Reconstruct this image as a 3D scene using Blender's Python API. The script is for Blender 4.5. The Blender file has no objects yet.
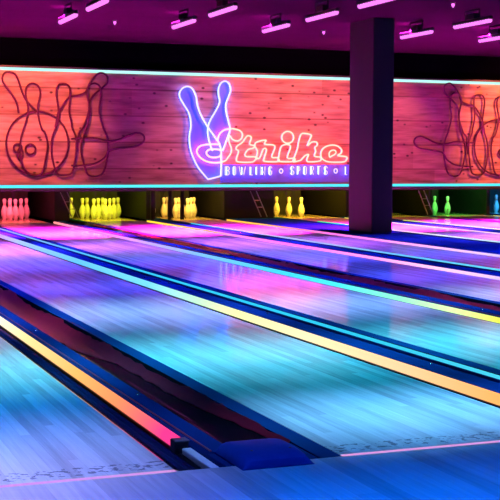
import bpy, bmesh, math, random
from mathutils import Vector, Matrix
random.seed(7)
SC = bpy.context.scene
COL = SC.collection
PI = math.pi

# ------------------------------------------------------------------ helpers
class MB:
    """collects shapes into one mesh"""
    def __init__(s): s.bm = bmesh.new()
    def box(s, x0, x1, y0, y1, z0, z1, bev=0.0):
        ret = bmesh.ops.create_cube(s.bm, size=1.0)
        vs = ret['verts']
        for v in vs:
            v.co = Vector((x0 + (v.co.x + .5) * (x1 - x0), y0 + (v.co.y + .5) * (y1 - y0), z0 + (v.co.z + .5) * (z1 - z0)))
        if bev > 0:
            es = list({e for v in vs for e in v.link_edges})
            bmesh.ops.bevel(s.bm, geom=es, offset=bev, segments=2, affect='EDGES', profile=.5)
        return s
    def loft(s, rings, closed=True, cap=True):
        """rings: equal-length vertex rows"""
        R = [[s.bm.verts.new(c) for c in r] for r in rings]
        n = len(R[0])
        for a, b in zip(R[:-1], R[1:]):
            for i in range(n if closed else n - 1):
                j = (i + 1) % n
                s.bm.faces.new((a[i], a[j], b[j], b[i]))
        if cap and closed:
            s.bm.faces.new(R[0][::-1]); s.bm.faces.new(R[-1])
        return s
    def extrude_y(s, prof, y0, y1, closed=True, n=1):
        rings = []
        for k in range(n + 1):
            y = y0 + (y1 - y0) * k / n
            rings.append([(x, y, z) for x, z in prof])
        return s.loft(rings, closed, closed)
    def tube(s, pts, r, sides=6, closed=False):
        P = [Vector(q) for q in pts]
        n = len(P)
        rings = []
        N = None
        for i in range(n):
            if closed: t = P[(i + 1) % n] - P[i - 1]
            else: t = P[min(i + 1, n - 1)] - P[max(i - 1, 0)]
            t.normalize()
            if N is None:
                ref = Vector((0, 1, 0)) if abs(t.y) < .9 else Vector((0, 0, 1))
                N = ref - t * ref.dot(t)
            else:
                N = N - t * N.dot(t)
            N.normalize()
            B = t.cross(N)
            rings.append([P[i] + (N * math.cos(2 * PI * k / sides) + B * math.sin(2 * PI * k / sides)) * r for k in range(sides)])
        if closed:
            rings.append(rings[0])
            R = [[s.bm.verts.new(c) for c in rr] for rr in rings[:-1]]
            R.append(R[0])
            for a, b in zip(R[:-1], R[1:]):
                for i in range(sides):
                    j = (i + 1) % sides
                    s.bm.faces.new((a[i], a[j], b[j], b[i]))
        else:
            s.loft(rings)
        return s
    def lathe(s, prof, seg=20, c=(0, 0, 0)):
        rings = []
        for r, z in prof:
            rings.append([(c[0] + r * math.cos(2 * PI * k / seg), c[1] + r * math.sin(2 * PI * k / seg), c[2] + z) for k in range(seg)])
        return s.loft(rings)
    def quad(s, a, b, c, d):
        s.bm.faces.new([s.bm.verts.new(q) for q in (a, b, c, d)])
        return s
    def build(s, name, mat, parent=None, smooth=False, loc=None):
        bmesh.ops.recalc_face_normals(s.bm, faces=s.bm.faces)
        me = bpy.data.meshes.new(name)
        if smooth:
            for f in s.bm.faces: f.smooth = True
        s.bm.to_mesh(me); s.bm.free()
        me.materials.append(mat)
        if smooth:
            try: me.set_sharp_from_angle(angle=math.radians(40))
            except Exception: pass
        o = bpy.data.objects.new(name, me)
        COL.objects.link(o)
        if parent is not None: o.parent = parent
        if loc is not None: o.location = loc
        return o

def tag(o, label=None, cat=None, group=None, kind=None):
    if label: o['label'] = label
    if cat: o['category'] = cat
    if group: o['group'] = group
    if kind: o['kind'] = kind
    return o

def thing(name, label, cat, loc=(0, 0, 0), group=None):
    o = bpy.data.objects.new(name, None)
    o.empty_display_size = .1
    COL.objects.link(o); o.location = loc
    return tag(o, label, cat, group)

def dup(root, loc, label=None, group=None):
    r = root.copy(); COL.objects.link(r); r.location = loc
    if label: r['label'] = label
    if group: r['group'] = group
    for ch in list(root.children):
        c = ch.copy(); COL.objects.link(c); c.parent = r
        for g in list(ch.children):
            d = g.copy(); COL.objects.link(d); d.parent = c
    return r

def smooth_path(pts, closed, sub=4):
    """Catmull-Rom through the points"""
    P = [Vector(q) for q in pts]; n = len(P); out = []
    rng = range(n) if closed else range(n - 1)
    for i in rng:
        if closed: p0, p1, p2, p3 = P[i - 1], P[i], P[(i + 1) % n], P[(i + 2) % n]
        else: p0, p1, p2, p3 = P[max(i - 1, 0)], P[i], P[i + 1], P[min(i + 2, n - 1)]
        for k in range(sub):
            t = k / sub
            out.append(.5 * ((2 * p1) + (-p0 + p2) * t + (2 * p0 - 5 * p1 + 4 * p2 - p3) * t * t + (-p0 + 3 * p1 - 3 * p2 + p3) * t ** 3))
    if not closed: out.append(P[-1])
    return out

# ------------------------------------------------------------------ materials
def s2l(c): return c / 12.92 if c <= .04045 else ((c + .055) / 1.055) ** 2.4
def hexl(h): return tuple(s2l(int(h[i:i + 2], 16) / 255) for i in (0, 2, 4)) + (1,)

def new_mat(name):
    m = bpy.data.materials.new(name); m.use_nodes = True
    nt = m.node_tree
    for n in list(nt.nodes): nt.nodes.remove(n)
    out = nt.nodes.new('ShaderNodeOutputMaterial')
    return m, nt, out
def node(nt, typ, **kw):
    n = nt.nodes.new(typ)
    for k, v in kw.items(): setattr(n, k, v)
    return n
def plain(name, col, rough=.5, metal=0, spec=.5, noise=0.0, nscale=20, bump=0.0, bscale=(1, 1, 1)):
    m, nt, out = new_mat(name)
    b = node(nt, 'ShaderNodeBsdfPrincipled')
    b.inputs['Base Color'].default_value = (*col, 1)
    b.inputs['Roughness'].default_value = rough
    b.inputs['Metallic'].default_value = metal
    b.inputs['Specular IOR Level'].default_value = spec
    nt.links.new(b.outputs[0], out.inputs[0])
    if noise or bump:
        tc = node(nt, 'ShaderNodeTexCoord')
        mp = node(nt, 'ShaderNodeMapping'); mp.inputs['Scale'].default_value = bscale
        nt.links.new(tc.outputs['Object'], mp.inputs[0])
        tx = node(nt, 'ShaderNodeTexNoise'); tx.inputs['Scale'].default_value = nscale; tx.inputs['Detail'].default_value = 4
        nt.links.new(mp.outputs[0], tx.inputs['Vector'])
        if noise:
            mx = node(nt, 'ShaderNodeMix', data_type='RGBA')
            mx.inputs[6].default_value = (*[c * (1 - noise) for c in col], 1)
            mx.inputs[7].default_value = (*[min(1, c * (1 + noise)) for c in col], 1)
            nt.links.new(tx.outputs['Fac'], mx.inputs[0])
            nt.links.new(mx.outputs[2], b.inputs['Base Color'])
        if bump:
            bp = node(nt, 'ShaderNodeBump'); bp.inputs['Strength'].default_value = bump; bp.inputs['Distance'].default_value = .02
            nt.links.new(tx.outputs['Fac'], bp.inputs['Height'])
            nt.links.new(bp.outputs[0], b.inputs['Normal'])
    return m
def glow(name, hexcol, strength):
    m, nt, out = new_mat(name)
    e = node(nt, 'ShaderNodeEmission')
    e.inputs[0].default_value = hexl(hexcol); e.inputs[1].default_value = strength
    nt.links.new(e.outputs[0], out.inputs[0])
    return m
def glow_ramp(name, stops, strength):
    """LED light whose colour runs along the lane (a rainbow chase)"""
    m, nt, out = new_mat(name)
    y0, y1 = stops[0][0], stops[-1][0]
    tc = node(nt, 'ShaderNodeTexCoord'); sx = node(nt, 'ShaderNodeSeparateXYZ')
    nt.links.new(tc.outputs['Object'], sx.inputs[0])
    mr = node(nt, 'ShaderNodeMapRange'); mr.inputs[1].default_value = y0; mr.inputs[2].default_value = y1
    nt.links.new(sx.outputs['Y'], mr.inputs[0])
    cr = node(nt, 'ShaderNodeValToRGB'); el = cr.color_ramp.elements
    while len(el) > 1: el.remove(el[-1])
    el[0].position = 0; el[0].color = hexl(stops[0][1])
    for y, c in stops[1:]:
        e = el.new((y - y0) / (y1 - y0)); e.color = hexl(c)
    nt.links.new(mr.outputs[0], cr.inputs[0])
    em = node(nt, 'ShaderNodeEmission'); em.inputs[1].default_value = strength
    nt.links.new(cr.outputs[0], em.inputs[0]); nt.links.new(em.outputs[0], out.inputs[0])
    return m
def board_mat(name, cols, across, along, width, length, rough, spec, var=1.0, bump=.0, seam_tone=.9, seam_w=.03):
    """narrow boards: each board and each butt-jointed length has its own tone"""
    m, nt, out = new_mat(name); L = nt.links
    b = node(nt, 'ShaderNodeBsdfPrincipled')
    b.inputs['Roughness'].default_value = rough; b.inputs['Specular IOR Level'].default_value = spec
    tc = node(nt, 'ShaderNodeTexCoord'); sx = node(nt, 'ShaderNodeSeparateXYZ'); L.new(tc.outputs['Object'], sx.inputs[0])
    def mth(op, a, bb=None):
        n = node(nt, 'ShaderNodeMath', operation=op)
        for i, v in enumerate((a, bb)):
            if v is None: continue
            if isinstance(v, (int, float)): n.inputs[i].default_value = v
            else: L.new(v, n.inputs[i])
        return n.outputs[0]
    X = sx.outputs[across]; Y = sx.outputs[along]
    u = mth('DIVIDE', X, width); iu = mth('FLOOR', u)
    wn = node(nt, 'ShaderNodeTexWhiteNoise', noise_dimensions='1D'); L.new(iu, wn.inputs['W'])
    v = mth('ADD', mth('DIVIDE', Y, length), mth('MULTIPLY', wn.outputs['Value'], 7.0)); iv = mth('FLOOR', v)
    cb = node(nt, 'ShaderNodeCombineXYZ'); L.new(iu, cb.inputs[0]); L.new(iv, cb.inputs[1])
    w2 = node(nt, 'ShaderNodeTexWhiteNoise', noise_dimensions='3D'); L.new(cb.outputs[0], w2.inputs['Vector'])
    # grain
    mp = node(nt, 'ShaderNodeMapping')
    sc = [1, 1, 1]; sc['XYZ'.index(across)] = 60; sc['XYZ'.index(along)] = 2.5; mp.inputs['Scale'].default_value = sc
    L.new(tc.outputs['Object'], mp.inputs[0])
    ng = node(nt, 'ShaderNodeTexNoise'); ng.inputs['Scale'].default_value = 1.0; ng.inputs['Detail'].default_value = 5
    L.new(mp.outputs[0], ng.inputs['Vector'])
    t = mth('ADD', mth('MULTIPLY', mth('SUBTRACT', w2.outputs['Value'], .5), var), mth('MULTIPLY', mth('SUBTRACT', ng.outputs['Fac'], .5), 1.1))
    t = mth('ADD', t, .5)
    cr = node(nt, 'ShaderNodeValToRGB'); el = cr.color_ramp.elements
    el[0].color = (*cols[0], 1); el[1].color = (*cols[2], 1); e = el.new(.5); e.color = (*cols[1], 1)
    L.new(t, cr.inputs[0])
    # seam lines
    fr = mth('FRACT', u); edge = mth('MINIMUM', fr, mth('SUBTRACT', 1.0, fr))
    seam = mth('GREATER_THAN', edge, seam_w)
    mx = node(nt, 'ShaderNodeMix', data_type='RGBA'); mx.inputs[6].default_value = (*[c * seam_tone for c in cols[0]], 1)
    L.new(seam, mx.inputs[0]); L.new(cr.outputs[0], mx.inputs[7]); L.new(mx.outputs[2], b.inputs['Base Color'])
    if bump:
        mp2 = node(nt, 'ShaderNodeMapping'); s3 = [1, 1, 1]; s3['XYZ'.index(across)] = 9; s3['XYZ'.index(along)] = 1.2; mp2.inputs['Scale'].default_value = s3
        L.new(tc.outputs['Object'], mp2.inputs[0])
        nb = node(nt, 'ShaderNodeTexNoise'); nb.inputs['Scale'].default_value = 1.0; nb.inputs['Detail'].default_value = 1
        L.new(mp2.outputs[0], nb.inputs['Vector'])
        bp = node(nt, 'ShaderNodeBump'); bp.inputs['Strength'].default_value = bump; bp.inputs['Distance'].default_value = .01
        L.new(nb.outputs['Fac'], bp.inputs['Height']); L.new(bp.outputs[0], b.inputs['Normal'])
    L.new(b.outputs[0], out.inputs[0])
    return m, nt, b, mx

SCRIPT = [('letter_s', [(1, [(7.726, 1.391), (7.695, 1.449), (7.703, 1.522), (7.742, 1.595), (7.827, 1.654), (7.929, 1.673), (7.995, 1.674), (8.121, 1.643), (8.176, 1.578), (8.153, 1.497), (8.074, 1.452), (7.98, 1.481), (7.925, 1.546), (7.905, 1.48), (7.925, 1.4), (7.957, 1.319), (7.949, 1.231), (7.887, 1.143), (7.828, 1.084), (7.673, 1.051), (7.502, 1.068), (7.378, 1.126), (7.301, 1.213), (7.294, 1.285), (7.347, 1.351), (7.471, 1.381), (7.625, 1.39)]), (1, [(7.734, 1.285), (7.626, 1.299), (7.517, 1.287), (7.471, 1.236), (7.502, 1.178), (7.579, 1.149), (7.688, 1.154), (7.742, 1.179), (7.758, 1.237)])]), ('letter_t', [(1, [(8.279, 1.55), (8.351, 1.521), (8.319, 1.396), (8.415, 1.367), (8.383, 1.322), (8.28, 1.292), (8.233, 1.174), (8.456, 1.16), (8.424, 1.101), (8.345, 1.064), (8.091, 1.07), (8.06, 1.129), (8.099, 1.261), (8.051, 1.305), (8.075, 1.364), (8.169, 1.424), (8.232, 1.505)])]), ('letter_r', [(1, [(8.423, 1.364), (8.435, 1.419), (8.518, 1.456), (8.614, 1.472), (8.646, 1.465), (8.622, 1.398), (8.823, 1.367), (8.76, 1.165), (8.873, 1.147), (8.897, 1.08), (8.624, 1.079), (8.607, 1.131), (8.655, 1.295), (8.591, 1.309), (8.519, 1.146), (8.44, 1.138), (8.459, 1.168), (8.474, 1.264), (8.442, 1.33)])]), ('letter_i', [(1, [(8.96, 1.368), (9.139, 1.37), (9.075, 1.148), (9.222, 1.141), (9.19, 1.081), (8.914, 1.08), (8.897, 1.133)]), (1, [(9.201, 1.53), (9.196, 1.496), (9.179, 1.465), (9.152, 1.44), (9.119, 1.424), (9.082, 1.418), (9.044, 1.423), (9.011, 1.439), (8.984, 1.463), (8.967, 1.493), (8.961, 1.527), (8.967, 1.561), (8.983, 1.592), (9.01, 1.617), (9.043, 1.633), (9.08, 1.639), (9.117, 1.634), (9.151, 1.619), (9.178, 1.595), (9.195, 1.564)])]), ('letter_k', [(1, [(9.349, 1.584), (9.423, 1.607), (9.555, 1.579), (9.547, 1.526), (9.482, 1.375), (9.572, 1.444), (9.671, 1.445), (9.688, 1.392), (9.639, 1.346), (9.656, 1.271), (9.632, 1.181), (9.757, 1.159), (9.741, 1.091), (9.509, 1.075), (9.476, 1.12), (9.508, 1.21), (9.443, 1.195), (9.394, 1.15), (9.345, 1.104), (9.214, 1.074), (9.198, 1.104), (9.278, 1.314), (9.301, 1.434)])]), ('letter_e', [(1, [(9.769, 1.166), (9.768, 1.257), (9.817, 1.333), (9.908, 1.379), (10.025, 1.392), (10.126, 1.365), (10.194, 1.305), (10.186, 1.244), (10.119, 1.194), (10.305, 1.169), (10.28, 1.093), (10.179, 1.07), (9.945, 1.073), (9.828, 1.106)]), (1, [(9.944, 1.167), (9.935, 1.243), (9.976, 1.288), (10.043, 1.296), (10.077, 1.259), (10.044, 1.213), (9.994, 1.19)])])]
PINS = [(1, [(7.513, 0.752), (7.5, 0.761), (7.442, 0.824), (7.3, 1.003), (7.185, 1.265), (7.155, 1.515), (7.185, 1.723), (7.154, 1.929), (7.054, 2.093), (6.98, 2.215), (6.967, 2.306), (7.019, 2.389), (7.115, 2.425), (7.211, 2.386), (7.282, 2.255), (7.308, 2.106), (7.374, 1.925), (7.507, 1.706), (7.664, 1.499), (7.753, 1.353), (7.772, 1.101), (7.768, 0.84), (7.763, 0.819), (7.745, 0.806), (7.598, 0.769)]), (0, [(7.602, 1.268), (7.552, 1.393), (7.508, 1.602), (7.538, 1.79), (7.663, 2.001), (7.738, 2.157), (7.716, 2.294), (7.715, 2.398), (7.76, 2.503), (7.84, 2.539), (7.921, 2.495), (7.952, 2.383), (7.921, 2.278), (7.863, 2.13), (7.873, 1.963), (7.923, 1.775), (7.941, 1.649), (7.865, 1.438), (7.798, 1.269)])]
UNLIT = [('ball', 1, [(4.934, 1.385), (4.926, 1.297), (4.906, 1.212), (4.872, 1.131), (4.826, 1.056), (4.77, 0.989), (4.704, 0.932), (4.631, 0.886), (4.551, 0.853), (4.468, 0.833), (4.383, 0.826), (4.299, 0.833), (4.216, 0.853), (4.139, 0.886), (4.067, 0.931), (4.004, 0.988), (3.95, 1.053), (3.907, 1.126), (3.876, 1.206), (3.858, 1.289), (3.852, 1.375), (3.859, 1.461), (3.88, 1.545), (3.912, 1.625), (3.957, 1.698), (4.012, 1.765), (4.076, 1.821), (4.148, 1.868), (4.226, 1.902), (4.308, 1.924), (4.393, 1.932), (4.477, 1.927), (4.56, 1.908), (4.638, 1.876), (4.711, 1.832), (4.776, 1.776), (4.831, 1.711), (4.876, 1.637), (4.908, 1.557), (4.928, 1.472)]), ('h1', 1, [(4.356, 1.274), (4.351, 1.247), (4.339, 1.223), (4.319, 1.204), (4.295, 1.192), (4.268, 1.187), (4.241, 1.191), (4.217, 1.203), (4.198, 1.222), (4.186, 1.246), (4.182, 1.273), (4.186, 1.3), (4.199, 1.324), (4.218, 1.343), (4.242, 1.355), (4.269, 1.36), (4.296, 1.356), (4.32, 1.344), (4.339, 1.325), (4.352, 1.301)]), ('h2', 1, [(4.116, 1.295), (4.113, 1.273), (4.103, 1.252), (4.087, 1.236), (4.068, 1.226), (4.046, 1.222), (4.025, 1.226), (4.006, 1.236), (3.991, 1.252), (3.981, 1.272), (3.978, 1.294), (3.982, 1.316), (3.992, 1.336), (4.007, 1.352), (4.026, 1.363), (4.048, 1.367), (4.069, 1.363), (4.088, 1.353), (4.103, 1.337), (4.113, 1.317)]), ('h3', 1, [(4.136, 1.192), (4.133, 1.16), (4.127, 1.131), (4.117, 1.108), (4.104, 1.093), (4.09, 1.088), (4.076, 1.093), (4.064, 1.108), (4.054, 1.131), (4.048, 1.159), (4.046, 1.191), (4.049, 1.223), (4.055, 1.252), (4.065, 1.275), (4.078, 1.29), (4.092, 1.295), (4.106, 1.29), (4.118, 1.275), (4.128, 1.252), (4.134, 1.224)]), ('A', 0, [(4.067, 1.895), (4.041, 2.059), (3.96, 2.208), (3.838, 2.368), (3.793, 2.476), (3.827, 2.572), (3.909, 2.596), (4.004, 2.571), (4.058, 2.483), (4.099, 2.361), (4.152, 2.212), (4.234, 2.077), (4.386, 1.928)]), ('B', 1, [(4.233, 1.981), (4.193, 2.172), (4.195, 2.309), (4.251, 2.392), (4.334, 2.408), (4.417, 2.355), (4.444, 2.232), (4.4, 2.011), (4.413, 1.819), (4.467, 1.626), (4.522, 1.561), (4.563, 1.367), (4.533, 1.145), (4.461, 0.868), (4.306, 0.82), (4.168, 0.923), (4.093, 1.143), (4.089, 1.391), (4.133, 1.584), (4.19, 1.75)]), ('C', 1, [(4.751, 2.046), (4.724, 2.239), (4.739, 2.35), (4.796, 2.412), (4.909, 2.409), (4.965, 2.341), (4.964, 2.161), (4.948, 1.938), (4.99, 1.744), (5.003, 1.65), (5.068, 1.484), (5.066, 1.232), (5.019, 0.952), (4.955, 0.84), (4.756, 0.84), (4.686, 0.951), (4.632, 1.229), (4.648, 1.479), (4.72, 1.674), (4.769, 1.842)]), ('D', 1, [(5.271, 2.223), (5.272, 2.335), (5.329, 2.42), (5.43, 2.437), (5.502, 2.369), (5.515, 2.201), (5.485, 1.948), (5.556, 1.668), (5.571, 1.63), (5.642, 1.433), (5.626, 1.122), (5.523, 0.839), (5.292, 0.825), (5.192, 1.064), (5.151, 1.316), (5.21, 1.541), (5.283, 1.766), (5.313, 2.001)]), ('E', 0, [(5.079, 1.232), (5.124, 1.568), (5.196, 1.663), (5.298, 1.917), (5.313, 2.113), (5.415, 2.255), (5.56, 2.37), (5.647, 2.47), (5.633, 2.582), (5.518, 2.626), (5.402, 2.548), (5.315, 2.42), (5.243, 2.279), (5.099, 2.22), (4.957, 2.189), (4.807, 1.991), (4.75, 1.879), (4.706, 1.657)]), ('F', 0, [(4.981, 1.46), (5.123, 1.473), (5.382, 1.481), (5.628, 1.433), (5.817, 1.449), (5.994, 1.521), (6.171, 1.58), (6.29, 1.539), (6.304, 1.439), (6.2, 1.353), (6.023, 1.323), (5.788, 1.293), (5.656, 1.25), (5.568, 1.122), (5.379, 1.023), (5.12, 0.994), (4.977, 0.994)])]
BLOCK = [('B', 7.832, 0.994, 7.934, 0.816), ('O', 7.984, 0.995, 8.062, 0.816), ('W', 8.107, 0.995, 8.254, 0.816), ('L', 8.318, 0.995, 8.396, 0.816), ('I', 8.455, 0.996, 8.479, 0.816), ('N', 8.533, 0.996, 8.643, 0.816), ('G', 8.695, 0.996, 8.779, 0.816), ('S', 9.136, 1.001, 9.227, 0.821), ('P', 9.269, 1.001, 9.35, 0.821), ('O', 9.402, 1.001, 9.483, 0.821), ('R', 9.541, 1.002, 9.628, 0.821), ('T', 9.683, 1.002, 9.779, 0.821), ('S', 9.829, 1.002, 9.915, 0.821), ('L', 10.267, 1.003, 10.33, 0.82)]
RINGS = [(8.957, 0.901), (10.082, 0.904)]
MIRROR_X = 9.043
STOPS = {'t1': [(0.63, 'ff3888'), (0.88, 'ff6070'), (1.36, 'ff8c5c'), (2.14, 'ffb464'), (3.44, 'ffdc98'), (4.49, 'fff0d8')], 't2': [(0.83, 'ffaa60'), (1.81, 'ffc898'), (3.0, 'ffe6b4'), (4.24, 'f0f0a8'), (5.13, 'b8ecc8'), (6.51, '70d0f8'), (9.17, '60b8ff'), (12.27, '98b8ff'), (14.16, 'c898ff')], 'c2': [(1.11, '48d0f0'), (2.66, '30c8f0'), (4.51, '30c8f8'), (7.8, '38c0f8'), (10.97, '60b8ff'), (15.2, 'a8b8ff')], 't3': [(3.31, 'dce454'), (3.99, 'd8ffb0'), (4.78, '88f0c8'), (5.91, '48e0e8'), (7.31, '40c8f8'), (9.76, '78b0ff'), (11.82, 'b898ff'), (13.34, 'f088ff'), (15.81, 'ff70d0'), (17.46, 'ff9090')], 't4': [(6.01, 'd0b8ff'), (7.14, 'ffc0f0'), (8.49, 'ff98e8'), (10.76, 'ff70e8'), (13.19, 'ff80d0'), (14.07, 'ffa070'), (15.56, 'ffc060'), (17.34, 'ffd838')], 'c4': [(6.36, '60d8ff'), (8.43, '68c8ff'), (10.02, 'a0c8ff'), (12.36, 'c8d0ff'), (14.23, '70c8ff'), (15.92, '30d0e8')], 't5': [(8.44, 'c8b8ff'), (9.84, 'f0b0f8'), (10.92, 'f898f0'), (13.19, 'ff70d8'), (14.34, 'ff8888'), (15.63, 'ffb060'), (17.29, 'ffc040')], 't6': [(10.04, 'c0f0ff'), (11.62, 'e8f8ff'), (12.83, 'ffd8f0'), (13.5, 'a0ffe8'), (14.71, '40f0c0'), (15.84, '30e888')]}
M = {}
M['lane'], _nt, _b, _mx = board_mat('lane_maple', [(.46, .43, .42), (.62, .60, .58), (.78, .76, .75)], 'X', 'Y', .042, 1.7, .08, .5, var=.75, bump=.18, seam_w=.008)
_b.inputs['IOR'].default_value = 1.07

def foul_marks(nt, b, mx):
    """worn printed specks in a band just beyond the foul line"""
    L = nt.links
    tc = node(nt, 'ShaderNodeTexCoord'); sx = node(nt, 'ShaderNodeSeparateXYZ'); L.new(tc.outputs['Object'], sx.inputs[0])
    mp = node(nt, 'ShaderNodeMapping'); mp.inputs['Scale'].default_value = (34, 40, 1); L.new(tc.outputs['Object'], mp.inputs[0])
    nz = node(nt, 'ShaderNodeTexNoise'); nz.inputs['Scale'].default_value = 1; nz.inputs['Detail'].default_value = 2; L.new(mp.outputs[0], nz.inputs['Vector'])
    th = node(nt, 'ShaderNodeMath', operation='GREATER_THAN'); L.new(nz.outputs['Fac'], th.inputs[0]); th.inputs[1].default_value = .56
    g1 = node(nt, 'ShaderNodeMath', operation='COMPARE'); L.new(sx.outputs['Y'], g1.inputs[0]); g1.inputs[1].default_value = .115; g1.inputs[2].default_value = .055
    m1 = node(nt, 'ShaderNodeMath', operation='MULTIPLY'); L.new(th.outputs[0], m1.inputs[0]); L.new(g1.outputs[0], m1.inputs[1])
    m2 = node(nt, 'ShaderNodeMath', operation='MULTIPLY'); L.new(m1.outputs[0], m2.inputs[0]); m2.inputs[1].default_value = .6
    mm = node(nt, 'ShaderNodeMix', data_type='RGBA'); L.new(m2.outputs[0], mm.inputs[0]); L.new(mx.outputs[2], mm.inputs[6]); mm.inputs[7].default_value = (.03, .03, .05, 1)
    L.new(mm.outputs[2], b.inputs['Base Color'])
foul_marks(_nt, _b, _mx)
M['approach'], _n2, _b2, _m2 = board_mat('approach_maple', [(.42, .39, .37), (.58, .55, .53), (.74, .72, .70)], 'X', 'Y', .084, 2.4, .28, .5, var=.7, bump=.1, seam_w=.004)
_b2.inputs['IOR'].default_value = 1.03
M['deck'] = board_mat('pin_deck_maple', [(.40, .30, .2), (.58, .44, .3), (.7, .55, .4)], 'X', 'Y', .042, 1.7, .12, .5, var=.5)[0]
M['black_plastic'] = plain('black_gloss_plastic', (.004, .004, .008), .08, spec=.5, bump=.12, nscale=1.0, bscale=(9, .9, 9))
M['gutter'] = plain('gutter_plastic', (.008, .02, .09), .09, spec=.6, bump=.1, nscale=1.0, bscale=(6, .7, 6))
M['cap'] = plain('capping_plastic', (.006, .034, .17), .65, spec=0)
M['lip'] = plain('blue_lip_plastic', (.006, .045, .16), .6, spec=0)
M['red_reflection'] = plain('painted_red_reflection', (.36, .01, .03), .3, spec=.5, noise=.3, nscale=14)  # reflection of the red wall, painted as a base colour
M['bracket'] = plain('dark_bracket', (.06, .07, .10), .4)
M['end_plate'] = plain('frosted_end_plate', (.85, .82, .88), .4)
M['hood'] = plain('gutter_hood_plastic', (.006, .06, .36), .6, spec=.1, noise=.2, nscale=30)
M['foul'] = glow('lit_foul_line', 'f0a8ea', .85)
M['trim'] = plain('polished_edge_trim', (.75, .72, .75), .07, metal=1)
M['mark'] = plain('dark_marking', (.05, .05, .06), .4)
M['screw'] = plain('steel_screw', (.8, .8, .82), .2, metal=1)
M['dark'] = plain('matt_black_paint', (.0004, .0004, .001), .9, spec=0)
M['panel_body'] = plain('panel_black', (.02, .02, .03), .5)
M['ceiling'] = plain('ceiling_dark_paint', (.02, .004, .017), .9, spec=0, noise=.25, nscale=1.2, bscale=(.4, 1.5, 1))
M['column'] = plain('column_dark_paint', (.013, .009, .014), .55, spec=.3, noise=.15, nscale=6)
M['pit'] = plain('pit_black', (.005, .005, .005), .7, spec=.2)
M['curtain'] = plain('pit_curtain_cloth', (.045, .045, .045), .9, spec=.1, noise=.3, nscale=8)
M['pin'] = plain('pin_white_plastic', (.86, .84, .80), .22, spec=.5)
M['pin_band'] = plain('pin_red_band', (.45, .12, .1), .3)
M['steel'] = plain('dark_steel', (.3, .3, .32), .4, metal=.6)
M['unlit'] = plain('unlit_neon_glass', (.085, .016, .045), .5, spec=.15)
M['cyan'] = glow('cyan_led', 'b8fff4', 1.15)
M['cyan_low'] = glow('cyan_led_low', '50e8f8', 1.25)
M['blue_glow_fill'] = plain('blue_glow_fill', (.15, .24, .9), .5, spec=.1)  # blue neon glow put into the colour of added sheets
M['halo_blue'] = glow('halo_blue', '4458ff', 30)  # added emitters that brighten the wall around the neon
M['halo_red'] = glow('halo_red', 'ff2844', 42)
M['neon_blue'] = glow('neon_blue', 'd0c8ff', 1.6)
M['neon_red'] = glow('neon_red', 'ffb8a4', 2.0)
M['neon_white'] = glow('neon_white', 'd8ccff', 1.5)
M['bar_glow'] = glow('magenta_led_beads', 'ff80ff', 1.35)
M['housing'] = plain('lamp_housing', (.012, .01, .014), .4)

# planks of the masking wall, horizontal, with knots
mw, nt, bs, mx = board_mat('rustic_planks', [(.36, .25, .15), (.54, .40, .26), (.66, .51, .36)], 'Z', 'X', .47, 3.1, .7, .05, var=.8, seam_tone=.75)
def add_knots(nt, bs, mx):
    L = nt.links
    tc = node(nt, 'ShaderNodeTexCoord')
    mp = node(nt, 'ShaderNodeMapping'); mp.inputs['Scale'].default_value = (4.0, 1, 6.2); L.new(tc.outputs['Object'], mp.inputs[0])
    vo = node(nt, 'ShaderNodeTexVoronoi'); vo.inputs['Scale'].default_value = 1.0; L.new(mp.outputs[0], vo.inputs['Vector'])
    cr = node(nt, 'ShaderNodeValToRGB'); cr.color_ramp.elements[0].position = .08; cr.color_ramp.elements[1].position = .17
    L.new(vo.outputs['Distance'], cr.inputs[0])
    mp3 = node(nt, 'ShaderNodeMapping'); mp3.inputs['Scale'].default_value = (1.4, 1, 11); L.new(tc.outputs['Object'], mp3.inputs[0])
    ns = node(nt, 'ShaderNodeTexNoise'); ns.inputs['Scale'].default_value = 1.0; ns.inputs['Detail'].default_value = 5; L.new(mp3.outputs[0], ns.inputs['Vector'])
    c2 = node(nt, 'ShaderNodeValToRGB'); c2.color_ramp.elements[0].position = .33; c2.color_ramp.elements[1].position = .58
    c2.color_ramp.elements[0].color = (.42, .36, .38, 1)
    L.new(ns.outputs['Fac'], c2.inputs[0])
    m1 = node(nt, 'ShaderNodeMix', data_type='RGBA'); m1.blend_type = 'MULTIPLY'; m1.inputs[0].default_value = .85
    L.new(mx.outputs[2], m1.inputs[6]); L.new(cr.outputs[0], m1.inputs[7])
    m2 = node(nt, 'ShaderNodeMix', data_type='RGBA'); m2.blend_type = 'MULTIPLY'; m2.inputs[0].default_value = .9
    L.new(m1.outputs[2], m2.inputs[6]); L.new(c2.outputs[0], m2.inputs[7])
    L.new(m2.outputs[2], bs.inputs['Base Color'])
add_knots(nt, bs, mx)
M['planks'] = mw

# ------------------------------------------------------------------ setting
def struct(name, mb, mat, label=None):
    o = mb.build(name, mat); o['kind'] = 'structure'
    if label: o['label'] = label
    return o
CEIL = 3.2
struct('floor', MB().box(-3, 22, -8, 0, -.3, 0), M['approach'])
struct('floor_sub', MB().box(-3, 22, 0, 20.5, -.34, -.30), M['dark']).name = 'floor'
struct('ceiling', MB().box(-3, 22, -8, 20.5, CEIL, CEIL + .1), M['ceiling'])
struct('wall_left', MB().box(-3.1, -3, -8, 20.5, -.34, CEIL), M['dark'])
struct('wall_right', MB().box(22, 22.1, -8, 20.5, -.34, CEIL), M['dark'])
struct('wall_back', MB().box(-3, 22, -8.1, -8, -.34, CEIL), M['dark'])
struct('wall_far', MB().box(-3, 22, 20.5, 20.6, -.34, CEIL), M['dark'])
struct('trim_1', MB().box(-3, 22, 17.62, 17.75, 2.6, CEIL), M['dark'])
cb = MB().box(8.38, 8.725, 12.5, 13.3, .02, CEIL, .012)
col = struct('column', cb, M['column'])

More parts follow.
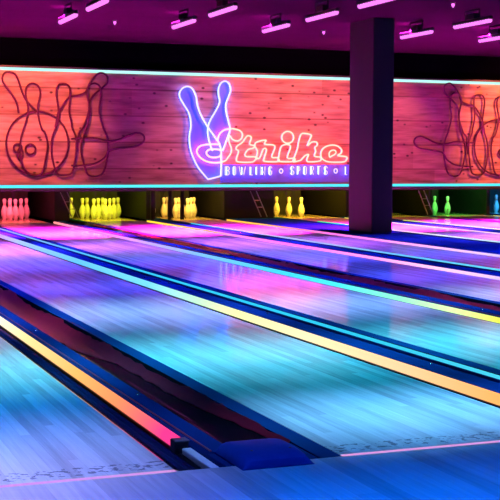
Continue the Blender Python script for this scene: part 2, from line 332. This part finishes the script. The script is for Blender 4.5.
# ------------------------------------------------------------------ lanes
LANES = [(.25, 1.31), (1.955, 2.988), (3.555, 4.555), (5.29, 6.25), (6.89, 7.77), (9.24, 10.29), (11.10, 12.20), (12.60, 13.65), (14.25, 15.35)]
CENT = [.75, 2.475, 4.05, 5.815, 7.415, 9.765, 11.58, 13.05, 14.87]
LANE_LABEL = [
 'bowling lane nearest the camera, bottom left, left of the orange to pink light tube',
 'wide teal bowling lane in the middle foreground, right of the gutter end cover',
 'bowling lane leading to the full rack of pink lit pins, second behind the end cover',
 'bowling lane leading to the full rack of yellow lit pins',
 'bowling lane leading to the amber pins behind dark upright posts',
 'bowling lane leading to the three amber pins left of the column',
 'bowling lane behind the column, leading to the dim olive pin',
 'far bowling lane leading to the two green lit pins',
 'farthest bowling lane, leading to the blue lit pin at the right edge']
GW = .26
def gutter_prof(xa, xb, depth=.085, n=12, drop=0.0):
    """half-pipe between the edges xa < xb, with a thickness"""
    top = []
    for k in range(n + 1):
        t = k / n
        x = xa + (xb - xa) * t
        z = -.004 - drop * t - depth * math.sin(PI * t) ** .75
        top.append((x, z))
    return top + [(x, z - .012) for x, z in reversed(top)]
lanes = []
for i, (a, b) in enumerate(LANES):
    t = thing('bowling_lane', LANE_LABEL[i], 'bowling lane', ((a + b) / 2, 0, 0), 'bowling lanes')
    h = (b - a) / 2
    MB().box(-h, h, .024, 17.6, -.05, 0, .002).build('lane_bed', M['lane'], t)
    MB().box(-h, h, 17.6, 19.35, -.05, 0).build('pin_deck', M['deck'], t)
    MB().extrude_y([(h, -.0002), (h + .020, -.0085), (h + .020, -.05), (h, -.05)], .03, 17.6).build('edge_trim', M['trim'], t)
    MB().box(-h, h, -.004, .024, -.02, .0006).build('foul_line', M['foul'], t)
    lanes.append(t)

# ------------------------------------------------------------------ dividers with LED lights
def key(i):
    return {0: 't1', 1: 't2', 2: 't3', 3: 't4', 4: 't5'}.get(i)
DIV_LABEL = [
 'nearest lane divider with the thick orange to pink light tube ending at the foul line',
 'lane divider with a thick yellow to peach light tube and a thin cyan strip',
 'lane divider with one lime to cyan light tube and a painted red reflection in the gutter behind',
 'lane divider with pink light tube and light blue strip, right of the yellow rack',
 'wide lane divider carrying the dark column, edged with a pink light tube and green strip',
 'lane divider with a lime strip, right of the column',
 'far lane divider with a short yellow tube, before the green lit pins',
 'farthest lane divider, between the green and the blue lit pins']
TUBE_R = [.0255, .0265, .020, .017, .016, .017, .017, .017]
def half_tube(x, z, r, n=10):
    return [(x + r * math.cos(2 * PI * k / n), z + r * math.sin(2 * PI * k / n)) for k in range(n)]
FAR_R = [(6, 'ffd0f0'), (11, 'ffc8f0'), (15, 'f8f0b0'), (17.8, 'e8e060')]
FAR_C = [(6, 'c8f0ff'), (11, 'ffffe0'), (14, 'd8f070'), (16, 'c0e060')]
for i in range(len(LANES) - 1):
    xr, xl = LANES[i][1], LANES[i + 1][0]
    typeA = i in (0, 2, 6)
    t = thing('lane_divider', DIV_LABEL[i], 'lane divider', (0, 0, -.1), 'lane dividers')
    xt = {0: 1.476, 1: 3.155, 2: 4.741, 3: 6.462, 4: 8.016}.get(i, xr + .165)
    zt = -.02
    tubeR = TUBE_R[i]
    gl = {1: 3.358, 3: 6.709, 4: 9.058}.get(i, xl - .085 - GW)   # left rim of the next lane's gutter
    gw = xl - .085 - gl
    y0 = .50 if i == 0 else .05
    y1 = 17.75
    MB().extrude_y([(x, z + .1) for x, z in gutter_prof(xr + .022, xt - tubeR - .004, .06, drop=.045)], .03, 19.3, n=4).build('gutter', M['gutter'], t, smooth=True)
    MB().extrude_y([(x, z + .1) for x, z in gutter_prof(gl, xl - .086, min(.085, gw * .5))], .03, 19.3, n=4).build('gutter', M['black_plastic'], t, smooth=True)
    MB().box(xl - .085, xl - .001, .0, 19.3, .07, .0985, .001).build('gutter_lip', M['lip'], t)
    # capping body
    c0, c1 = xt + tubeR - .004, gl - .002
    cap = MB()
    prof = [(c0, -.10), (c0, -.012), (c0 + .008, .002), (c1 - .006, .002), (c1, -.004), (c1, -.10)]
    cap.extrude_y([(x, z + .1) for x, z in prof], .0 if i else .215, 17.9)
    cap.build('capping', M['cap'], t)
    # tray that holds the tube
    MB().box(xt - tubeR * .5, c0 + .001, .03, 17.75, .0, zt + .1 - tubeR).build('tube_tray', M['bracket'], t)
    st = STOPS[key(i)] if key(i) else FAR_R
    mt = glow_ramp('led_tube_glow_%d' % i, st, 1.35)
    MB().extrude_y(half_tube(xt, zt + .1, tubeR), y0, y1).build('led_tube', mt, t, smooth=True)
    if i == 0:
        MB().box(1.70, xl - .086, .0, .29, .0, .094, .002).build('end_apron', M['lip'], t)
        MB().box(c0, 1.527, .0, .215, .0, .1, .004).build('capping_end', M['cap'], t)
        MB().box(xt - .032, xt + .032, .435, .50, .05, .102, .005).build('end_bracket', M['bracket'], t)
        MB().box(xt - .012, xt + .056, .045, .41, .055, .080, .004).build('end_plate', M['end_plate'], t)
    # upper thin strip on the right edge of a flat capping
    if not typeA:
        xc = {1: 3.336, 3: 6.687, 4: 9.036}.get(i, c1 - .012)
        sc = STOPS[{1: 'c2', 3: 'c4', 4: 't6'}[i]] if i in (1, 3, 4) else FAR_C
        mc = glow_ramp('led_strip_glow_%d' % i, sc, 1.1)
        MB().box(xc - .014, xc + .02, .05, 15.95, .1, .1 + .018, .003).build('strip_rail', M['cap'], t)
        MB().box(xc - .010, xc + .008, .06, 15.9, .1 + .018, .1 + .034, .003).build('led_strip', mc, t)
    else:
        # thin raised line on the capping, a reddish reflection painted in
        MB().box(c0 + .018, c0 + .024, .23, 17.6, .1, .106).build('reflection_line', M['red_reflection'], t)
    for k in range(7):
        y = 1.4 + k * 2.33 + (i * .31) % .6
        MB().lathe([(.010, 0), (.010, .004), (.004, .008)], 8, ((c0 + c1) / 2 + .02, y, .102)).build('screw', M['screw'], t, smooth=True)
    # added ragged ribbon: the red wall's reflection painted into the next lane's gutter
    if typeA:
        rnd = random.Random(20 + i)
        ribbon = MB(); rows = []
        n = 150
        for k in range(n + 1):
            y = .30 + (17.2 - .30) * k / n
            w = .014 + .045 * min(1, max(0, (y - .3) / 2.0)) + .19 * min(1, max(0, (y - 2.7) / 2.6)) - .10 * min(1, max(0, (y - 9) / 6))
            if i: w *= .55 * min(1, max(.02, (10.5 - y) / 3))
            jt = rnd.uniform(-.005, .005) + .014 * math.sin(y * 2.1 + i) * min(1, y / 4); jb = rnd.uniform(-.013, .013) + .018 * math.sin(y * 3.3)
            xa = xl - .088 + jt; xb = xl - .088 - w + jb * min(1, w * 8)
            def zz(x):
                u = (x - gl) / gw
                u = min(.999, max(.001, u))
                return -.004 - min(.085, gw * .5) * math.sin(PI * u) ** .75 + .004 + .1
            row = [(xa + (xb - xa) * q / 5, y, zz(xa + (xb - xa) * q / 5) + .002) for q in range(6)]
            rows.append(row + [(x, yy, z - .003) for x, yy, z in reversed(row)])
        ribbon.loft(rows).build('reflection_ribbon', M['red_reflection'], t, smooth=True)

# rounded cover over the front end of the gutter
def hood():
    t = thing('gutter_end_cover', 'dark blue rounded gutter end cover standing on the foul line', 'gutter cover', (1.73, 0, 0))
    mb = MB(); rows = []
    x0, x1 = -.2, .075
    ys = [-.075, -.065, -.03, .06, .15, .21]
    hs = [.006, .026, .038, .046, .046, .036]
    for y, h in zip(ys, hs):
        row = []
        for k in range(15):
            u = k / 14
            x = x0 + (x1 - x0) * u
            z = h * (1 - abs(2 * u - 1) ** 9) + .003
            row.append((x, y, z))
        rows.append(row + [(x, y, .0005) for x, _, z in reversed(row)])
    mb.loft(rows).build('cover_shell', M['hood'], t, smooth=True)
    for sx in (-.13, .02):
        MB().lathe([(.007, 0), (.007, .003), (.003, .005)], 8, (sx, .02, .042)).build('screw', M['mark'], t)
hood()

# ------------------------------------------------------------------ masking panel with its LED edge strips
YM = 17.5
mp = thing('masking_panel', 'long plank-faced masking panel above the pins, edged with cyan light strips', 'wall panel', (0, YM, 0))
MB().box(2.0, 20, 0, .1, .60, 2.68).build('plank_face', M['planks'], mp)
MB().box(2.0, 20, -.02, .12, .54, .60, .008).build('lower_lip', M['panel_body'], mp)
MB().box(2.0, 20, -.02, .12, 2.68, 2.715, .004).build('upper_lip', M['panel_body'], mp)
MB().box(2.02, 19.98, -.020, -.001, .602, .652, .008).build('led_strip', M['cyan_low'], mp)['label'] = 'cyan light strip along the lower edge'
MB().box(2.02, 19.98, -.020, -.001, 2.628, 2.679, .008).build('led_strip', M['cyan'], mp)['label'] = 'pale cyan light strip along the upper edge'

# ------------------------------------------------------------------ neon signs
YN = 17.40 - YM
def path3(pts, closed, off=0.0, sub=4): return smooth_path([(x, YN + off, z) for x, z in pts], closed, sub)
ns = thing('neon_sign', 'lit neon sign with two blue pins, red script word and white block letters', 'neon sign', (0, YM, 0))
def backing(name, pts, y, mat, par):
    bm_ = MB()
    fr = [bm_.bm.verts.new((x, y, z)) for x, z in pts]; bk = [bm_.bm.verts.new((x, y + .006, z)) for x, z in pts]
    n = len(pts)
    bm_.bm.faces.new(fr); bm_.bm.faces.new(bk[::-1])
    for k in range(n): bm_.bm.faces.new((fr[k], fr[(k + 1) % n], bk[(k + 1) % n], bk[k]))
    return bm_.build(name, mat, par)
bx0, bx1, bz0, bz1 = BLOCK[0][1] - .05, BLOCK[-1][3] + .30, BLOCK[0][4] - .13, BLOCK[0][2] + .03
backing('letter_backing', [(bx0, bz0), (bx1, bz0), (bx1, bz1), (bx0, bz1)], -.024, M['blue_glow_fill'], ns)['label'] = 'blue strip added behind the block letters, neon glow in its colour'  # added sheet, coloured as the blue neon glow
def halo(pts, closed, mat, par, r=.008):
    """added glowing strip behind a neon tube, to throw a halo on the wall"""
    MB().tube([(q[0], q[1] + .028, q[2]) for q in pts], r, 5, closed).build('added_halo_strip', mat, par)
for cl, pts in PINS:
    P = path3(pts, cl)
    o = MB().tube(P, .0145, 8, bool(cl)).build('pin_outline', M['neon_blue'], ns, smooth=True); o['label'] = 'blue neon bowling pin outline'
    halo(P, bool(cl), M['halo_blue'], o)
    backing('pin_glow_fill', [(q[0], q[2]) for q in P], -.022 if cl else -.034, M['blue_glow_fill'], o)  # added sheet, coloured as the blue glow inside the outline
for nm, loops in SCRIPT:
    for q, (cl, pts) in enumerate(loops):
        P = path3(pts, cl, -.02)
        if q == 0: o = MB().tube(P, .0155, 8, bool(cl)).build(nm, M['neon_red'], ns, smooth=True)
        else: MB().tube(P, .0155, 8, bool(cl)).build('inner_loop' if nm != 'letter_i' else 'letter_dot', M['neon_red'], o, smooth=True)
        if q == 0 or nm == 'letter_i': halo(P, bool(cl), M['halo_red'], o)
GLY = {
 'B': [[(0, 0), (0, 1), (.7, 1), (1, .88), (1, .64), (.75, .54), (0, .53), (.75, .52), (1, .4), (1, .12), (.7, 0), (0, 0)]],
 'O': [[(.3, 0), (.7, 0), (1, .12), (1, .88), (.7, 1), (.3, 1), (0, .88), (0, .12), (.3, 0)]],
 'W': [[(0, 1), (.25, 0), (.5, .8), (.75, 0), (1, 1)]],
 'L': [[(0, 1), (0, 0), (1, 0)]],
 'I': [[(.5, 0), (.5, 1)]],
 'N': [[(0, 0), (0, 1), (1, 0), (1, 1)]],
 'G': [[(1, .78), (1, .88), (.7, 1), (.3, 1), (0, .88), (0, .12), (.3, 0), (.7, 0), (1, .12), (1, .48), (.55, .48)]],
 'S': [[(1, .76), (1, .88), (.7, 1), (.3, 1), (0, .88), (0, .66), (.2, .55), (.8, .45), (1, .34), (1, .12), (.7, 0), (.3, 0), (0, .12), (0, .24)]],
 'P': [[(0, 0), (0, 1), (.7, 1), (1, .88), (1, .58), (.7, .45), (0, .45)]],
 'R': [[(0, 0), (0, 1), (.7, 1), (1, .88), (1, .62), (.7, .5), (0, .5), (.55, .48), (1, 0)]],
 'T': [[(0, 1), (1, 1), (.5, .99), (.5, 0)]]}
for ch, x0, z1, x1, z0 in BLOCK:
    mb = MB(); ins = .012
    for st in GLY[ch]:
        mb.tube([(x0 + ins + u * (x1 - x0 - 2 * ins), YN, z0 + ins + v * (z1 - z0 - 2 * ins)) for u, v in st], .0085, 6)
    o = mb.build('letter_' + ch.lower(), M['neon_white'], ns)
    halo([((x0 + x1) / 2, YN, z0 + .02), ((x0 + x1) / 2, YN, z1 - .02)], False, M['halo_blue'], o, .009)
for x, z in RINGS:
    MB().tube([(x + .034 * math.cos(2 * PI * k / 16), YN, z + .04 * math.sin(2 * PI * k / 16)) for k in range(16)], .011, 6, True).build('ring', M['neon_white'], ns, smooth=True)

def unlit(label, mirror):
    t = thing('unlit_neon_sign', label, 'neon sign', (0, YM, 0), 'unlit neon drawings of a ball and pins')
    for nm, cl, pts in UNLIT:
        if mirror: pts = [(2 * MIRROR_X - x, z) for x, z in pts]
        off = {'ball': .006, 'A': 0, 'B': -.012, 'C': -.006, 'D': -.018, 'E': .004, 'F': -.024}.get(nm, .01)
        part = 'ball_outline' if nm == 'ball' else ('finger_hole' if nm[0] == 'h' else 'pin_outline')
        MB().tube(path3(pts, cl, off + .05, 4), .018, 7, bool(cl)).build(part, M['unlit'], t, smooth=True)
unlit('unlit dark neon outline of a ball and tumbling pins, left end of the plank wall', False)
unlit('unlit dark neon outline of tumbling pins, right of the column', True)

# ------------------------------------------------------------------ pit: partitions, curtains, pins, sweep arms
KICK = ['dark kickback panel left of the pink lit pins', 'dark kickback panel between the pink and the yellow pin racks',
        'dark kickback panel between the yellow and the shaded amber racks', 'broad dark kickback panel between the two amber racks',
        'dark kickback panel behind the column', 'dark kickback panel between the olive pin and the green pins', 'dark kickback panel between the green pins and the blue pin']
for j, i in enumerate(range(1, 8)):
    xr, xl = LANES[i][1], LANES[i + 1][0]
    k0, k1 = xr + .20, xl - .26
    if k1 - k0 < .08: m_ = (k0 + k1) / 2; k0, k1 = m_ - .04, m_ + .04
    if j == 6: k0, k1 = 13.67, 13.75
    o = MB().box(k0, k1, 17.80, 20.2, .006, 1.2, .01).build('kickback_panel', M['pit'])
    tag(o, KICK[j], 'partition', 'kickback panels')
PITCOL = {2: ('ff5570', 'pink'), 3: ('e8e828', 'yellow'), 4: ('ffc848', 'amber'), 5: ('ffcc30', 'gold'), 6: ('b0a818', 'olive'), 7: ('60ff60', 'green'), 8: ('30a8ff', 'blue')}
CURT = {2: 'dark red lit pit curtain behind the pink pins', 3: 'olive green lit pit curtain behind the yellow pins', 4: 'dark amber pit curtain behind the partly hidden pins',
        5: 'dark pit curtain behind the three amber pins', 6: 'dark olive pit curtain behind the column', 7: 'dark green pit curtain behind the green pins', 8: 'blue pit curtain at the right edge'}
PW = {2: 40, 3: 36, 4: 44, 5: 58, 6: 26, 7: 24, 8: 40}
def area(name, loc, aim, sx, sy, power, col, spread=PI):
    l = bpy.data.lights.new(name, 'AREA'); l.shape = 'RECTANGLE'; l.size = sx; l.size_y = sy; l.energy = power
    l.color = col[:3]; l.spread = spread
    o = bpy.data.objects.new(name, l); COL.objects.link(o); o.location = loc
    d = Vector(aim) - Vector(loc)
    o.rotation_euler = d.to_track_quat('-Z', 'Y').to_euler()
    return o
for i in PITCOL:
    c = CENT[i]
    hw = min(.66, (LANES[i + 1][0] - c - .26) if i < 8 else .66, c - LANES[i - 1][1] - .2) - (.16 if i == 4 else .05)
    mb = MB(); rows = []
    for k in range(41):
        x = -hw + 2 * hw * k / 40
        rows.append([(x, .02 * math.sin(k * .9), -.2), (x, .02 * math.sin(k * .9), 1.1)])
    pr = [(x, y + .02) for (x, y, z), _ in rows]
    mb.loft([[(q[0][0], q[0][1], -.2), (q[0][0], q[0][1], 1.1), (q[0][0], q[0][1] + .02, 1.1), (q[0][0], q[0][1] + .02, -.2)] for q in rows])
    o = mb.build('pit_curtain', M['curtain'], None, True, (c, 19.75, 0)); tag(o, CURT[i], 'curtain', 'pit curtains')
    area('pin_light', (c, 17.72, .95), (c, 18.7, .15), .9, .06, PW[i], hexl(PITCOL[i][0]))

pin_prof = [(.0, 0), (.0255, 0), (.0287, .004), (.036, .019), (.0493, .0571), (.0578, .0857), (.0605, .1143), (.0578, .149), (.0497, .1841), (.0395, .2150), (.0310, .2390), (.0248, .2540), (.0231, .2690), (.0240, .2890), (.0290, .3180), (.0322, .3420), (.0312, .3580), (.0258, .3720), (.0150, .3795), (.0, .381)]
pin_prof = [(max(r * 1.1, .0006), z) for r, z in pin_prof]
pin0 = thing('bowling_pin', 'pin', 'bowling pin', (0, 0, 0), 'pins')
MB().lathe(pin_prof, 20).build('pin_body', M['pin'], pin0, smooth=True)
for z0 in (.262, .281):
    MB().lathe([(.0276, z0 - .003), (.0278, z0), (.0282 + .0006 * (z0 > .27), z0 + .003)], 20).build('neck_band', M['pin_band'], pin0, smooth=True)
R3 = .264; D = .3048
FULL = {1: (0, 0), 2: (-D / 2, R3), 3: (D / 2, R3), 4: (-D, 2 * R3), 5: (0, 2 * R3), 6: (D, 2 * R3), 7: (-1.5 * D, 3 * R3), 8: (-D / 2, 3 * R3), 9: (D / 2, 3 * R3), 10: (1.5 * D, 3 * R3)}
PLACE = {1: 'front pin of', 2: 'left pin in the second row of', 3: 'right pin in the second row of', 4: 'left pin in the third row of', 5: 'middle pin in the third row of', 6: 'right pin in the third row of',
         7: 'leftmost back row pin of', 8: 'second from left back row pin of', 9: 'third from left back row pin of', 10: 'rightmost back row pin of'}
RACKN = {2: 'the pink lit rack at the left edge', 3: 'the full yellow lit rack', 4: 'the amber rack behind dark uprights', 5: 'the amber pins left of the column', 6: 'the dim olive rack behind the column', 7: 'the green lit pins', 8: 'the blue lit pins at the right edge'}
SETS = {2: [1, 3, 5, 6, 9, 10], 3: [1, 2, 3, 4, 5, 6, 7, 8, 9, 10], 4: [1, 2, 3, 4, 5, 6, 7, 8, 9], 5: [1, 2, 4], 6: [7, 4], 7: [1, 2], 8: [7, 8, 5]}
first = True
for i, s in SETS.items():
    for q in s:
        dx, dy = FULL[q]
        loc = (CENT[i] + dx, 18.30 + dy, .0)
        lab = PLACE[q] + ' ' + RACKN[i]
        g = 'pins of ' + RACKN[i]
        if first:
            pin0.location = loc; pin0['label'] = lab; pin0['group'] = g; first = False
        else: dup(pin0, loc, lab, g)

UP = [(6.53, 'dark upright post left of the amber rack'), (6.86, 'dark upright post between the first two amber pins seen'), (7.10, 'dark upright post in front of the amber pin cluster')]
for x, lab in UP:
    o = MB().box(x - .03, x + .03, 17.64, 17.70, .004, .538, .006).build('upright_post', M['pit'])
    tag(o, lab, 'post', 'dark uprights before the amber rack')
# sweep arms: leaning two-rail frames at the left of every second deck
SW = [(3, 'dark leaning sweep arm left of the yellow pins'), (5, 'dark leaning sweep arm left of the three amber pins'), (7, 'dark leaning sweep arm left of the green pins')]
for i, lab in SW:
    a = LANES[i][0]
    t = thing('sweep_arm', lab, 'machine arm', (a - {3: .31, 5: .66, 7: .46}[i], 17.62, 0), 'sweep arms')
    for dx in (-.06, .06):
        MB().tube([(-.1 + dx, -.02, .52), (.12 + dx, -.02, .04)], .009, 6).build('rail', M['steel'], t)
    for f in (.35, .62):
        x = -.1 + .22 * f; z = .52 - .48 * f
        MB().tube([(x - .06, -.02, z), (x + .06, -.02, z)], .007, 6).build('rung', M['steel'], t)

# ------------------------------------------------------------------ ceiling light bars
bar0 = thing('light_bar', 'bar', 'ceiling light', (0, 0, CEIL), 'magenta light bars under the ceiling')
hz = -.17
MB().box(-.026, .026, -.5, .5, hz - .012, hz + .035, .008).build('housing', M['housing'], bar0)
bd = MB(); rows = []
for k in range(85):
    y = -.49 + k * .98 / 84
    rr = .015 + .019 * abs(math.sin(PI * k / 6))
    if k in (0, 84): rr = .004
    rows.append([(rr * math.cos(2 * PI * q / 10), y, hz - .026 + rr * math.sin(2 * PI * q / 10)) for q in range(10)])
bd.loft(rows).build('led_beads', M['bar_glow'], bar0, smooth=True)
MB().tube([(0, -.19, hz + .034), (0, -.19, -.012), (0, .19, -.012), (0, .19, hz + .034)], .011, 6).build('yoke', M['housing'], bar0)
MB().box(-.04, .04, -.11, .11, hz + .034, hz + .11, .006).build('driver_box', M['housing'], bar0)
BX = [2.2, 3.85, 5.5, 6.9, 9.2, 10.6, 12.2]
BARS = [(3.85, 12.7, 'leftmost magenta ceiling light bar in the far row'), (5.5, 12.7, 'second magenta ceiling light bar from left in the far row'),
        (6.9, 12.7, 'magenta ceiling light bar in the far row, above the script word'), (9.2, 12.7, 'magenta ceiling light bar in the far row, just right of the column'),
        (10.6, 12.7, 'rightmost magenta ceiling light bar, cut by the right edge'),
        (3.85, 11.1, 'magenta ceiling light bar at upper left, cut by the top edge'), (5.5, 11.1, 'second magenta ceiling light bar from left in the upper row'),
        (6.9, 11.1, 'magenta ceiling light bar in the upper row, left of the column top'), (9.2, 11.1, 'magenta ceiling light bar in the upper row, right of the column'),
        (6.9, 9.5, 'magenta ceiling light bar directly above the column top, touching the top edge')]
for k, (x, y, lab) in enumerate(BARS):
    if k == 0: bar0.location = (x, y, CEIL); bar0['label'] = lab
    else: dup(bar0, (x, y, CEIL), lab)
SPR = [((4.94, 14.32), 'small pink glowing downlight at upper left'), ((8.43, 14.38), 'small pink glowing downlight left of the column'), ((8.54, 10.5), 'small pink glowing downlight at upper right')]
for (x, y), lab in SPR:
    t = thing('downlight', lab, 'ceiling light', (x, y, CEIL), 'small downlights')
    MB().lathe([(.035, -.002), (.035, -.012), (.022, -.02)], 12).build('collar', M['housing'], t)
    MB().lathe([(.020, -.02), (.024, -.035), (.016, -.06), (.003, -.075)], 12).build('lens', M['bar_glow'], t, smooth=True)

# ------------------------------------------------------------------ light of the place
def wash(y, aimy, col, power, depth=.25, spread=60, x0=-1.5, x1=17, z=3.12, name='wash_light'):
    return area(name, ((x0 + x1) / 2, y, z), ((x0 + x1) / 2, aimy, 0), x1 - x0, depth, power, col, math.radians(spread))
def S(h): return hexl(h)
wash(-1.1, -1.1, (0, .10, .8), 245, spread=50)
wash(.5, .5, (.16, .30, 1), 17, spread=28, x0=-2, x1=1.4)
wash(.6, .6, (.12, .46, .95), 110, spread=27, x0=1.9)
wash(1.3, 1.3, (0, .24, .9), 15, spread=30, x0=-2, x1=1.4)
wash(1.3, 1.3, (0, .42, .75), 36, spread=30, x0=1.9)
wash(2.35, 2.4, (.05, .62, .95), 185, spread=40)
wash(3.5, 3.5, (.03, .30, .75), 45, spread=30)
wash(4.5, 4.5, (.17, .38, 1), 215, spread=42)
wash(6.3, 6.3, (.05, .08, 1), 250, spread=52)
wash(8.6, 8.6, (.06, .07, 1), 330, spread=56)
area('wash_light', (.3, -.15, 3.12), (.3, -.15, 0), .9, .3, 7, (.45, .4, 1), math.radians(34))
for x in BX:
    area('bar_light', (x, 12.7, 2.99), (x, 14.3, 0), .06, .9, 1150, (1, .015, .68), math.radians(44))
    area('bar_light', (x, 11.1, 2.99), (x, 11.0, 0), .06, .9, 150, (.36, .10, 1), math.radians(66))
def spot(name, loc, aim, power, col, ang, blend):
    l = bpy.data.lights.new(name, 'SPOT'); l.energy = power; l.color = col; l.spot_size = math.radians(ang); l.spot_blend = blend; l.shadow_soft_size = .04
    o = bpy.data.objects.new(name, l); COL.objects.link(o); o.location = loc
    o.rotation_euler = (Vector(aim) - Vector(loc)).to_track_quat('-Z', 'Y').to_euler()
for x, zz, pw, an, bl in ((3.7, 2.15, 760, 82, .5), (9.35, 1.6, 520, 102, .25), (14.4, 2.0, 1100, 76, .5)):
    spot('wall_spot', (x, 15.2, 3.05), (x, 17.5, zz), pw, (1, .17, .065), an, bl)
w = bpy.data.worlds.new('world'); SC.world = w; w.use_nodes = True
w.node_tree.nodes['Background'].inputs[0].default_value = (.02, .012, .03, 1)
w.node_tree.nodes['Background'].inputs[1].default_value = .3

# ------------------------------------------------------------------ camera
H, YAW, PIT, F, ROLL, YC = 1.08264, .37037, .07142, 1241.667, .00374, 4.07695
cam = bpy.data.cameras.new('camera'); co = bpy.data.objects.new('camera', cam); COL.objects.link(co)
fw = Vector((math.sin(YAW) * math.cos(PIT), math.cos(YAW) * math.cos(PIT), -math.sin(PIT)))
r = Vector((math.cos(YAW), -math.sin(YAW), 0)); u = r.cross(fw)
r2 = math.cos(ROLL) * r + math.sin(ROLL) * u; u2 = -math.sin(ROLL) * r + math.cos(ROLL) * u
m = Matrix((r2, u2, -fw)).transposed().to_4x4(); m.translation = Vector((0, -YC, H))
co.matrix_world = m
cam.sensor_width = 36; cam.lens = F * 36 / 500; cam.clip_start = .05; cam.clip_end = 100
SC.camera = co
SC.view_settings.view_transform = 'Standard'; SC.view_settings.look = 'None'
SC.view_settings.exposure = 0; SC.view_settings.gamma = 1; SC.view_settings.use_curve_mapping = False
SC.cycles.use_denoising = True
SC.cycles.sample_clamp_indirect = 6
SC.cycles.max_bounces = 8
